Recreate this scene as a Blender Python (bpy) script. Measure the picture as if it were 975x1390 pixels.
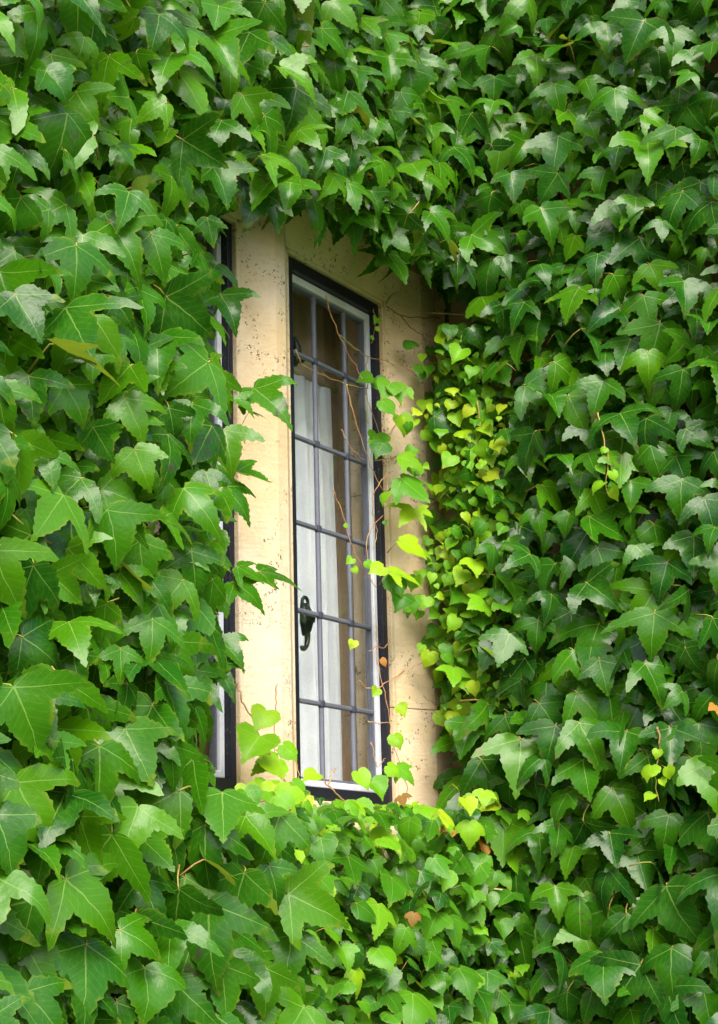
import bpy, bmesh, math, random
import numpy as np
from mathutils import Vector, Matrix
from mathutils.geometry import delaunay_2d_cdt

for o in list(bpy.data.objects):
    bpy.data.objects.remove(o)
random.seed(7)
rng = np.random.default_rng(11)
SC = bpy.context.scene
COL = SC.collection

# ---------------------------------------------------------------- camera
# world: window wall runs along X, its outside looks to -Y; z = 0 is a little above the window sill; ground at GZ
YAW, PITCH, ROLL = 1.04475509, 0.24321279, -0.02589867
CAM = Vector((-3.0072798, -1.84385207, -0.42396388))
FPX = 2450.0                       # focal length in pixels of the 975 x 1390 photograph
GZ = -2.02
_fw = Vector((math.sin(YAW) * math.cos(PITCH), math.cos(YAW) * math.cos(PITCH), math.sin(PITCH)))
_r0 = Vector((math.cos(YAW), -math.sin(YAW), 0))
_u0 = _r0.cross(_fw)
CR = math.cos(ROLL) * _r0 + math.sin(ROLL) * _u0
CU = -math.sin(ROLL) * _r0 + math.cos(ROLL) * _u0
cam_d = bpy.data.cameras.new('camera')
cam = bpy.data.objects.new('camera', cam_d)
COL.objects.link(cam)
cam.matrix_world = Matrix(((CR.x, CU.x, -_fw.x, CAM.x), (CR.y, CU.y, -_fw.y, CAM.y), (CR.z, CU.z, -_fw.z, CAM.z), (0, 0, 0, 1)))
cam_d.sensor_fit = 'VERTICAL'
cam_d.sensor_height = 36.0
cam_d.lens = FPX / 1390 * 36.0
cam_d.shift_y = -45 / 1390
cam_d.clip_start = 0.05
cam_d.clip_end = 500
SC.camera = cam

# ---------------------------------------------------------------- sky, sun, exposure
SUN_DIR = Vector((-0.60, -0.66, 0.92)).normalized()       # towards the sun
world = bpy.data.worlds.new('World')
SC.world = world
world.use_nodes = True
wn = world.node_tree
bg = wn.nodes['Background']
sky = wn.nodes.new('ShaderNodeTexSky')
sky.sky_type = 'NISHITA'
sky.sun_disc = False
sky.sun_elevation = math.asin(SUN_DIR.z)
sky.sun_rotation = math.atan2(SUN_DIR.x, SUN_DIR.y)
sky.air_density = 1.0
sky.dust_density = 3.0
sky.ozone_density = 1.0
wn.links.new(sky.outputs[0], bg.inputs[0])
bg.inputs[1].default_value = 0.15
sun_d = bpy.data.lights.new('sun', 'SUN')
sun_d.energy = 1.9
sun_d.angle = math.radians(36)
sun_d.color = (1.0, 0.95, 0.86)
sun = bpy.data.objects.new('sun', sun_d)
COL.objects.link(sun)
sun.rotation_euler = SUN_DIR.to_track_quat('Z', 'Y').to_euler()
sun.location = (0, -4, 6)
SC.view_settings.view_transform = 'Standard'
SC.view_settings.look = 'None'
SC.view_settings.gamma = 1.0
SC.view_settings.use_curve_mapping = False
SC.view_settings.exposure = 1.42
SC.render.engine = 'CYCLES'
SC.cycles.max_bounces = 7
SC.cycles.transparent_max_bounces = 12


# ---------------------------------------------------------------- pixel helpers (photograph pixels -> places on a surface)
def ray(px, py):
    return CR * ((px - 487.5) / FPX) + CU * ((650 - py) / FPX) + _fw


def at(px, py, axis, c):
    d = ray(px, py)
    return CAM + d * ((c - CAM[axis]) / d[axis])


def pix(p):
    d = Vector(p) - CAM
    z = d.dot(_fw)
    return 487.5 + FPX * d.dot(CR) / z, 650 - FPX * d.dot(CU) / z


def inside(poly, x, y):
    c = False
    j = len(poly) - 1
    for i in range(len(poly)):
        xi, yi = poly[i]
        xj, yj = poly[j]
        if (yi > y) != (yj > y) and x < (xj - xi) * (y - yi) / (yj - yi) + xi:
            c = not c
        j = i
    return c


# ---------------------------------------------------------------- materials
class N:
    """small helper round a node tree"""
    def __init__(s, name):
        s.m = bpy.data.materials.new(name)
        s.m.use_nodes = True
        s.t = s.m.node_tree
        s.t.nodes.clear()
        s.out = s.t.nodes.new('ShaderNodeOutputMaterial')

    def n(s, typ, **kw):
        nd = s.t.nodes.new(typ)
        for k, v in kw.items():
            setattr(nd, k, v)
        return nd

    def put(s, sock, v):
        if hasattr(v, 'is_output') or isinstance(v, bpy.types.NodeSocket):
            s.t.links.new(v, sock)
        else:
            sock.default_value = v

    def math(s, op, a, b=None, c=None, clamp=False):
        nd = s.n('ShaderNodeMath', operation=op, use_clamp=clamp)
        s.put(nd.inputs[0], a)
        if b is not None:
            s.put(nd.inputs[1], b)
        if c is not None:
            s.put(nd.inputs[2], c)
        return nd.outputs[0]

    def mix(s, f, a, b, blend='MIX'):
        nd = s.n('ShaderNodeMix', data_type='RGBA', blend_type=blend)
        s.put(nd.inputs[0], f)
        s.put(nd.inputs[6], a if not isinstance(a, tuple) else (*a[:3], 1))
        s.put(nd.inputs[7], b if not isinstance(b, tuple) else (*b[:3], 1))
        return nd.outputs[2]

    def noise(s, scale, detail=4, rough=.55, vec=None, dist=0.0):
        nd = s.n('ShaderNodeTexNoise')
        nd.inputs['Scale'].default_value = scale
        nd.inputs['Detail'].default_value = detail
        nd.inputs['Roughness'].default_value = rough
        nd.inputs['Distortion'].default_value = dist
        if vec is not None:
            s.t.links.new(vec, nd.inputs['Vector'])
        return nd.outputs[0]

    def ss(s, v, lo, hi):
        nd = s.n('ShaderNodeMapRange', interpolation_type='SMOOTHSTEP')
        s.put(nd.inputs[0], v)
        s.put(nd.inputs[1], lo)
        s.put(nd.inputs[2], hi)
        return nd.outputs[0]

    def coord(s, kind='Object'):
        return s.n('ShaderNodeTexCoord').outputs[kind]

    def pos(s):
        return s.n('ShaderNodeNewGeometry').outputs['Position']

    def scale(s, vec, v3):
        nd = s.n('ShaderNodeMapping')
        s.t.links.new(vec, nd.inputs[0])
        nd.inputs['Scale'].default_value = v3
        return nd.outputs[0]

    def bump(s, h, strength, dist):
        nd = s.n('ShaderNodeBump')
        nd.inputs['Strength'].default_value = strength
        nd.inputs['Distance'].default_value = dist
        s.put(nd.inputs['Height'], h)
        return nd.outputs[0]

    def bsdf(s, col, rough, normal=None, **kw):
        nd = s.n('ShaderNodeBsdfPrincipled')
        s.put(nd.inputs['Base Color'], col if not isinstance(col, tuple) else (*col[:3], 1))
        s.put(nd.inputs['Roughness'], rough)
        for k, v in kw.items():
            s.put(nd.inputs[k.replace('_', ' ')], v)
        if normal is not None:
            s.t.links.new(normal, nd.inputs['Normal'])
        return nd.outputs[0]

    def done(s, sh):
        s.t.links.new(sh, s.out.inputs[0])
        return s.m


def stone_material(name, pale, warm, speck=1.0):
    k = N(name)
    p = k.pos()
    n1 = k.noise(3.1, 5, .6, p)
    n2 = k.noise(14, 6, .62, p)
    n3 = k.noise(160, 5, .7, p)
    col = k.mix(k.ss(n1, .36, .66), pale, warm)
    col = k.mix(k.math('MULTIPLY', k.ss(n2, .45, .75), .45), col, tuple(c * .72 for c in warm))
    lay = k.noise(60, 4, .6, k.scale(p, (.35, .35, 2.2)))
    col = k.mix(k.math('MULTIPLY', k.ss(lay, .48, .72), .14), col, tuple(c * .66 for c in warm))
    col = k.mix(k.math('MULTIPLY', k.ss(n3, .55, .75), .35), col, tuple(c * .55 for c in warm))
    # dark clinging-root marks: small specks gathered in loose clusters
    vo = k.n('ShaderNodeTexVoronoi', feature='F1')
    vo.inputs['Scale'].default_value = 150
    wob = k.n('ShaderNodeVectorMath', operation='ADD')
    wn_ = k.n('ShaderNodeTexNoise')
    wn_.inputs['Scale'].default_value = 260
    k.t.links.new(p, wn_.inputs['Vector'])
    sc_ = k.n('ShaderNodeVectorMath', operation='SCALE')
    k.t.links.new(wn_.outputs[1], sc_.inputs[0])
    sc_.inputs[3].default_value = .016
    k.t.links.new(p, wob.inputs[0])
    k.t.links.new(sc_.outputs[0], wob.inputs[1])
    k.t.links.new(wob.outputs[0], vo.inputs['Vector'])
    clus = k.ss(k.noise(17, 3, .6, p), .50, .56)
    clus2 = k.ss(k.noise(5, 2, .5, p), .38, .50)
    pick = k.math('GREATER_THAN', k.n_sep(vo.outputs['Color']), .50)
    dots = k.math('LESS_THAN', vo.outputs['Distance'], .34)
    sp = k.math('MULTIPLY', k.math('MULTIPLY', dots, pick), k.math('MULTIPLY', clus, clus2))
    sp = k.math('MULTIPLY', sp, .85 * speck)
    col = k.mix(sp, col, (.045, .028, .016))
    h = k.math('ADD', k.math('MULTIPLY', n3, .5), k.math('ADD', k.math('MULTIPLY', lay, .5), k.math('MULTIPLY', n2, .8)))
    h = k.math('SUBTRACT', h, k.math('MULTIPLY', sp, .4))
    return k.done(k.bsdf(col, .9, k.bump(h, .75, .004), Specular_IOR_Level=.2))


def _sep(self, colsock):
    nd = self.n('ShaderNodeSeparateColor')
    self.t.links.new(colsock, nd.inputs[0])
    return nd.outputs[0]


N.n_sep = _sep

M = {}
M['stone'] = stone_material('limestone', (.68, .57, .43), (.64, .48, .27))
M['wall'] = stone_material('wall_stone', (.42, .33, .23), (.34, .24, .14), .5)


def paint(name, base, fleck, rough, amt):
    k = N(name)
    p = k.pos()
    a = k.noise(240, 3, .6, p)
    b = k.noise(22, 4, .6, p)
    f = k.math('MULTIPLY', k.ss(a, .66, .70), amt)
    col = k.mix(k.math('MULTIPLY', k.ss(b, .4, .7), .45), base, tuple(c * .62 for c in base))
    col = k.mix(f, col, fleck)
    h = k.math('ADD', k.math('MULTIPLY', b, .6), k.math('MULTIPLY', a, .25))
    return k.done(k.bsdf(col, rough, k.bump(h, .35, .002), Specular_IOR_Level=.4))


M['black'] = paint('black_paint', (.010, .011, .020), (.35, .35, .36), .42, .55)
M['white'] = paint('weathered_white_paint', (.60, .62, .68), (.10, .10, .12), .55, .7)
M['lead'] = paint('lead', (.12, .13, .17), (.30, .32, .38), .42, .6)
M['joint'] = paint('lead_joint', (.045, .05, .075), (.2, .2, .25), .5, .5)
M['iron'] = paint('dark_iron', (.010, .014, .016), (.05, .06, .06), .35, .4)


def glass_material():
    k = N('old_window_glass')
    p = k.pos()
    h = k.noise(9, 2, .5, k.scale(p, (1, 1, .5)))
    bmp = k.bump(h, .35, .004)
    geo = k.n('ShaderNodeNewGeometry')
    dp = k.n('ShaderNodeVectorMath', operation='DOT_PRODUCT')
    k.t.links.new(geo.outputs['Normal'], dp.inputs[0])
    k.t.links.new(geo.outputs['Incoming'], dp.inputs[1])
    cs = k.math('ABSOLUTE', dp.outputs['Value'])
    fr = k.math('ADD', .04, k.math('MULTIPLY', .96, k.math('POWER', k.math('SUBTRACT', 1.0, cs, clamp=True), 5.0)))
    gl = k.n('ShaderNodeBsdfGlossy')
    gl.inputs['Roughness'].default_value = .015
    k.t.links.new(bmp, gl.inputs['Normal'])
    tr = k.n('ShaderNodeBsdfTransparent')
    tr.inputs[0].default_value = (.96, .965, .97, 1)
    mx = k.n('ShaderNodeMixShader')
    k.t.links.new(fr, mx.inputs[0])
    k.t.links.new(tr.outputs[0], mx.inputs[1])
    k.t.links.new(gl.outputs[0], mx.inputs[2])
    return k.done(mx.outputs[0])


M['glass'] = glass_material()


def fabric(name, a, b, sc, weave, transl):
    k = N(name)
    p = k.pos()
    n = k.noise(sc, 4, .6, k.scale(p, (1, 1, .25)))
    w = k.noise(weave, 2, .5, k.scale(p, (1, 1, 2.5)))
    col = k.mix(k.ss(n, .35, .7), a, b)
    col = k.mix(k.math('MULTIPLY', k.ss(w, .5, .7), .3), col, tuple(c * .6 for c in b))
    d = k.bsdf(col, .95, k.bump(w, .5, .002), Specular_IOR_Level=.1)
    t = k.n('ShaderNodeBsdfTranslucent')
    k.put(t.inputs[0], col)
    mx = k.n('ShaderNodeMixShader')
    mx.inputs[0].default_value = transl
    k.t.links.new(d, mx.inputs[1])
    k.t.links.new(t.outputs[0], mx.inputs[2])
    return k.done(mx.outputs[0])


M['net'] = fabric('white_curtain_cloth', (.90, .93, .95), (.80, .85, .89), 6, 300, .2)
M['brown'] = fabric('brown_curtain_cloth', (.54, .42, .31), (.42, .32, .23), 9, 260, .1)


def simple(name, a, b, sc, rough):
    k = N(name)
    p = k.pos()
    n = k.noise(sc, 5, .6, p)
    return k.done(k.bsdf(k.mix(k.ss(n, .35, .68), a, b), rough, k.bump(n, .4, .004), Specular_IOR_Level=.2))


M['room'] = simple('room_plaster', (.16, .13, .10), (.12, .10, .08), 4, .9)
M['lawn'] = simple('lawn', (.05, .09, .02), (.09, .12, .04), 30, .95)
M['bark'] = simple('ivy_bark', (.10, .065, .04), (.05, .032, .02), 60, .9)
M['shoot'] = simple('ivy_shoot', (.46, .20, .11), (.48, .34, .14), 40, .6)
M['petiole'] = simple('ivy_petiole', (.30, .30, .06), (.34, .17, .07), 7, .5)
M['twig'] = simple('dry_twig', (.50, .40, .24), (.36, .26, .15), 50, .8)


def leaf_material(name, ramp, trans_gain, rim_col, rough, random_from, blotch=.5, autumn=False):
    """ramp: list of colours picked by a per-leaf random value"""
    k = N(name)
    uv = k.n('ShaderNodeUVMap')
    uv.uv_map = 'leaf'
    sep = k.n('ShaderNodeSeparateXYZ')
    k.t.links.new(uv.outputs[0], sep.inputs[0])
    u, v = sep.outputs[0], sep.outputs[1]
    if random_from == 'object':
        rnd = k.n('ShaderNodeObjectInfo').outputs['Random']
    else:
        at_ = k.n('ShaderNodeAttribute')
        at_.attribute_name = 'tone'
        rnd = at_.outputs['Fac']
    cr = k.n('ShaderNodeValToRGB')
    cr.color_ramp.elements.remove(cr.color_ramp.elements[1])
    for i, c in enumerate(ramp):
        e = cr.color_ramp.elements[0] if i == 0 else cr.color_ramp.elements.new(i / (len(ramp) - 1))
        e.position = i / (len(ramp) - 1)
        e.color = (*c, 1)
    k.t.links.new(rnd, cr.inputs[0])
    col = cr.outputs[0]
    # a lookup vector that differs from leaf to leaf
    cv = k.n('ShaderNodeCombineXYZ')
    k.t.links.new(u, cv.inputs[0])
    k.t.links.new(v, cv.inputs[1])
    k.t.links.new(k.math('MULTIPLY', rnd, 57.0), cv.inputs[2])
    vec = cv.outputs[0]
    n1 = k.noise(2.2, 4, .6, vec)
    n2 = k.noise(26, 3, .6, vec)
    col = k.mix(k.math('MULTIPLY', k.ss(n1, .35, .68), .55), col, k.mix(.5, col, (.060, .20, .008)))
    # palmate veins
    wv_ = k.noise(5, 2, .5, vec)
    u = k.math('ADD', u, k.math('MULTIPLY', k.math('SUBTRACT', wv_, .5), .05))
    au = k.math('ABSOLUTE', u)
    vein = None
    sec = None
    for ang, w, ln in ((0, .016, 1.1), (64, .013, .95), (112, .010, .5)):
        c_, s_ = math.cos(math.radians(ang)), math.sin(math.radians(ang))
        t = k.math('ADD', k.math('MULTIPLY', au, s_), k.math('MULTIPLY', v, c_))
        d = k.math('ABSOLUTE', k.math('SUBTRACT', k.math('MULTIPLY', au, c_), k.math('MULTIPLY', v, s_)))
        wid = k.math('MULTIPLY', k.math('SUBTRACT', ln * 1.15, t), w)
        mk = k.math('SUBTRACT', 1.0, k.math('DIVIDE', d, k.math('MAXIMUM', wid, .001)), clamp=True)
        mk = k.math('MULTIPLY', mk, k.math('GREATER_THAN', t, 0.0))
        vein = mk if vein is None else k.math('MAXIMUM', vein, mk)
        if ang < 100:
            fr_ = k.math('FRACT', k.math('SUBTRACT', k.math('MULTIPLY', t, 7.5), k.math('MULTIPLY', d, 6.5)))
            ln_ = k.math('SUBTRACT', 1.0, k.math('DIVIDE', k.math('ABSOLUTE', k.math('SUBTRACT', fr_, .5)), .09), clamp=True)
            reach = k.math('MULTIPLY', k.math('LESS_THAN', d, .26), k.math('GREATER_THAN', t, .1))
            ln_ = k.math('MULTIPLY', ln_, reach)
            sec = ln_ if sec is None else k.math('MAXIMUM', sec, ln_)
    veins = k.math('MAXIMUM', k.math('MULTIPLY', k.math('MINIMUM', k.math('MULTIPLY', vein, 1.7), 1.0), .58), k.math('MULTIPLY', sec, .13))
    vcol = k.mix(.62, col, (.30, .46, .10))
    col = k.mix(veins, col, vcol)
    # rim tint
    rm = k.n('ShaderNodeAttribute')
    rm.attribute_name = 'rim'
    rimf = k.ss(rm.outputs['Fac'], .70, 1.0)
    rimf = k.math('MULTIPLY', rimf, k.math('ADD', .06, k.math('MULTIPLY', k.ss(n1, .48, .68), .55)))
    col = k.mix(rimf, col, rim_col)
    # purple-brown blotches on a few leaves
    pick = k.math('GREATER_THAN', k.math('FRACT', k.math('MULTIPLY', rnd, 13.7)), 1 - .22 * blotch * 2)
    bl = k.math('MULTIPLY', k.ss(k.noise(3.4, 5, .7, vec), .57, .66), pick)
    col = k.mix(k.math('MULTIPLY', bl, .65), col, (.045, .028, .03) if not autumn else (.16, .05, .015))
    spk = k.math('MULTIPLY', k.ss(n2, .70, .76), .5)
    col = k.mix(spk, col, (.05, .05, .02))
    # pale underside
    geo = k.n('ShaderNodeNewGeometry')
    under = k.mix(.62, col, (.22, .32, .045))
    col = k.mix(geo.outputs['Backfacing'], col, under)
    n4 = k.noise(9, 2, .5, vec)
    h = k.math('ADD', k.math('ADD', k.math('MULTIPLY', n4, .7), k.math('MULTIPLY', veins, -.16)), k.math('ADD', k.math('MULTIPLY', n1, 1.2), k.math('MULTIPLY', n2, .12)))
    bmp = k.bump(h, .30, .0022)
    ro = k.math('ADD', rough, k.math('MULTIPLY', geo.outputs['Backfacing'], .25))
    ro = k.math('ADD', ro, k.math('MULTIPLY', k.math('SUBTRACT', n1, .5), .25))
    pb = k.bsdf(col, ro, bmp, Specular_IOR_Level=.22)
    tr = k.n('ShaderNodeBsdfTranslucent')
    tc = k.mix(1.0, col, trans_gain, 'MULTIPLY')
    k.put(tr.inputs[0], tc)
    mx = k.n('ShaderNodeMixShader')
    mx.inputs[0].default_value = .22
    k.t.links.new(pb, mx.inputs[1])
    k.t.links.new(tr.outputs[0], mx.inputs[2])
    return k.done(mx.outputs[0])


GREENS = [(.007, .056, .003), (.018, .102, .002), (.036, .146, .002), (.010, .076, .004), (.062, .192, .002), (.026, .122, .002)]
DEEP = [(.005, .046, .005), (.014, .088, .003), (.006, .056, .008), (.030, .128, .002), (.017, .098, .003), (.052, .165, .002)]
YOUNG = [(.19, .39, .004), (.12, .32, .005), (.27, .44, .007), (.08, .26, .005), (.15, .37, .004), (.38, .46, .015)]
MID = [(.040, .17, .004), (.068, .23, .004), (.022, .115, .004), (.11, .30, .004), (.048, .185, .003), (.014, .090, .006)]
AUT = [(.48, .36, .03), (.42, .10, .02), (.34, .16, .04), (.20, .09, .03), (.50, .20, .04)]
for src in ('object', 'tone'):
    M['green', src] = leaf_material('ivy_leaf_green_' + src, GREENS, (2.3, 1.9, 1.0), (.17, .22, .02), .25, src)
    M['deep', src] = leaf_material('ivy_leaf_deep_' + src, DEEP, (2.3, 1.9, 1.0), (.13, .11, .04), .24, src, .7)
    M['young', src] = leaf_material('ivy_leaf_young_' + src, YOUNG, (1.8, 1.7, 1.0), (.36, .36, .06), .45, src, .1)
    M['mid', src] = leaf_material('ivy_leaf_mid_' + src, MID, (2.2, 2.0, 1.1), (.24, .26, .04), .40, src, .3)
    M['autumn', src] = leaf_material('ivy_leaf_autumn_' + src, AUT, (1.2, 1.1, 1.0), (.42, .10, .03), .5, src, .8, True)


# ---------------------------------------------------------------- mesh helpers
def link(o, parent=None):
    COL.objects.link(o)
    if parent is not None:
        o.parent = parent
    return o


def tag(o, label=None, cat=None, group=None, kind=None):
    if label: o['label'] = label
    if cat: o['category'] = cat
    if group: o['group'] = group
    if kind: o['kind'] = kind
    return o


def empty(name, loc=(0, 0, 0)):
    o = bpy.data.objects.new(name, None)
    o.location = loc
    o.empty_display_size = .1
    return link(o)


class MB:
    def __init__(s):
        s.v, s.f = [], []

    def box(s, x0, x1, y0, y1, z0, z1):
        b = len(s.v)
        s.v += [(x, y, z) for z in (z0, z1) for y in (y0, y1) for x in (x0, x1)]
        s.f += [tuple(b + i for i in q) for q in ((0, 2, 3, 1), (4, 5, 7, 6), (0, 1, 5, 4), (2, 6, 7, 3), (0, 4, 6, 2), (1, 3, 7, 5))]
        return s

    def prism(s, poly, axis, a, b_):
        """poly: 2-D ring; axis 2: (x,y) drawn out along z, axis 0: (y,z) along x"""
        b = len(s.v)
        n = len(poly)
        for h in (a, b_):
            for p in poly:
                s.v.append((p[0], p[1], h) if axis == 2 else (h, p[0], p[1]))
        for i in range(n):
            j = (i + 1) % n
            s.f.append((b + i, b + j, b + n + j, b + n + i))
        s.f.append(tuple(b + i for i in reversed(range(n))))
        s.f.append(tuple(b + n + i for i in range(n)))
        return s

    def tube(s, pts, rad, sides=6):
        pts = [Vector(p) for p in pts]
        if not isinstance(rad, (list, tuple)):
            rad = [rad] * len(pts)
        b = len(s.v)
        prev = None
        for i, p in enumerate(pts):
            t = (pts[min(i + 1, len(pts) - 1)] - pts[max(i - 1, 0)]).normalized()
            if prev is None:
                a = t.orthogonal().normalized()
            else:
                a = (prev - t * prev.dot(t))
                a = a.normalized() if a.length > 1e-6 else t.orthogonal().normalized()
            prev = a
            c = t.cross(a)
            for k_ in range(sides):
                an = 2 * math.pi * k_ / sides
                s.v.append(tuple(p + (a * math.cos(an) + c * math.sin(an)) * rad[i]))
        for i in range(len(pts) - 1):
            for k_ in range(sides):
                k2 = (k_ + 1) % sides
                s.f.append((b + i * sides + k_, b + i * sides + k2, b + (i + 1) * sides + k2, b + (i + 1) * sides + k_))
        s.f.append(tuple(b + k_ for k_ in reversed(range(sides))))
        e = b + (len(pts) - 1) * sides
        s.f.append(tuple(e + k_ for k_ in range(sides)))
        return s

    def build(s, name, mat, parent=None, bevel=0, smooth=False, fix=True):
        me = bpy.data.meshes.new(name)
        me.from_pydata(s.v, [], s.f)
        if fix:
            bm = bmesh.new()
            bm.from_mesh(me)
            bmesh.ops.recalc_face_normals(bm, faces=bm.faces)
            bm.to_mesh(me)
            bm.free()
        me.materials.append(mat)
        if smooth:
            me.polygons.foreach_set('use_smooth', [True] * len(me.polygons))
        o = bpy.data.objects.new(name, me)
        link(o, parent)
        if bevel:
            m = o.modifiers.new('bevel', 'BEVEL')
            m.width = bevel
            m.segments = 2
            m.limit_method = 'ANGLE'
        return o


def spline(pts, n=8):
    """Catmull-Rom through the points"""
    P = [Vector(p) for p in pts]
    P = [P[0] * 2 - P[1]] + P + [P[-1] * 2 - P[-2]]
    out = []
    for i in range(1, len(P) - 2):
        for k_ in range(n):
            t = k_ / n
            a, b, c, d = P[i - 1], P[i], P[i + 1], P[i + 2]
            out.append(.5 * ((2 * b) + (c - a) * t + (2 * a - 5 * b + 4 * c - d) * t * t + (3 * b - a - 3 * c + d) * t ** 3))
    out.append(P[-2])
    return out


# ---------------------------------------------------------------- ground and room
g = MB().box(-60, 60, -120, 60, GZ - .3, GZ)
tag(g.build('lawn', M['lawn']), kind='structure')

# ---------------------------------------------------------------- the house: walls, stone window surround, windows
FY = -.070          # face of the window surround
WY = -.062          # face of the wall round it
IN = .062            # back of the stone mullion / jamb nib
BK = .30            # inside face of the wall
TOPZ, BOTZ = .889, -.190      # head and foot of the frames
RX0, RX1 = -.139, .237        # right light
LX0, LX1 = -.701, -.325       # left light
CH = .088
XW = .41            # the wing's flank

house = empty('stone_house', (0, .3, GZ))
tag(house, 'pale yellow limestone house with a chamfered mullioned window framed by ivy', 'house')


def hp(o):
    o.parent = house
    o.matrix_parent_inverse = Matrix.Translation((0, -.3, -GZ))
    return o


ZL = TOPZ + CH                 # upper edge of the lintel chamfer
hp(MB().box(-6, -.95, WY, BK, GZ, 3.6).build('wall', M['wall']))
hp(MB().box(-.948, XW - .002, WY, BK, GZ, -.42).build('wall', M['wall']))
hp(MB().box(-.948, XW - .002, WY, BK, 1.30, 3.6).build('wall', M['wall']))
hp(MB().box(XW, 4.5, -2.3, BK, GZ, 3.6).build('wing_wall', M['wall']))


def jamb(s, x_in, x_out, z0, z1):
    """s=+1: stone to the right of an opening; x_in the frame side"""
    c = .018 * s
    poly = [(x_in, -.030), (x_in + c * .6, -.030), (x_in + s * .103, FY), (x_out, FY), (x_out, BK), (x_in + s * .13, BK), (x_in + s * .045, IN), (x_in, IN)]
    o = MB().prism(poly, 2, z0, z1).build('jamb_stone', M['stone'], bevel=.0018)
    return hp(o)


zs = [-.245, .012, .47, ZL - .002]
for a, b in zip(zs[:-1], zs[1:]):
    jamb(1, RX1, XW - .001, a + .0006, b - .0006)
    jamb(-1, LX0, -.9475, a + .0015, b - .0015)
mc = (LX1 + RX0) / 2
hw = (RX0 - LX1) / 2
poly = [(mc - hw, -.030), (mc - hw + .010, -.030), (mc - .0165, FY + .002), (mc + .0165, FY + .002), (mc + hw - .010, -.030), (mc + hw, -.030),
        (mc + hw, IN), (mc + hw - .03, IN + .02), (mc - hw + .03, IN + .02), (mc - hw, IN)]
hp(MB().prism(poly, 2, -.245, ZL - .002).build('mullion', M['stone'], bevel=.003))
poly = [(IN, TOPZ), (-.030, TOPZ), (-.030, TOPZ + .008), (FY, ZL), (FY, 1.298), (BK, 1.298), (BK, TOPZ + .10)]
hp(MB().prism(poly, 0, -.946, XW - .003).build('lintel', M['stone'], bevel=.003))
poly = [(IN + .1, BOTZ), (-.030, BOTZ), (-.105, BOTZ - .05), (-.105, BOTZ - .11), (FY, BOTZ - .12), (FY, -.418), (BK, -.418), (BK, BOTZ - .02)]
hp(MB().prism(poly, 0, -.946, XW - .003).build('sill', M['stone'], bevel=.004))

FW = .026


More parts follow.
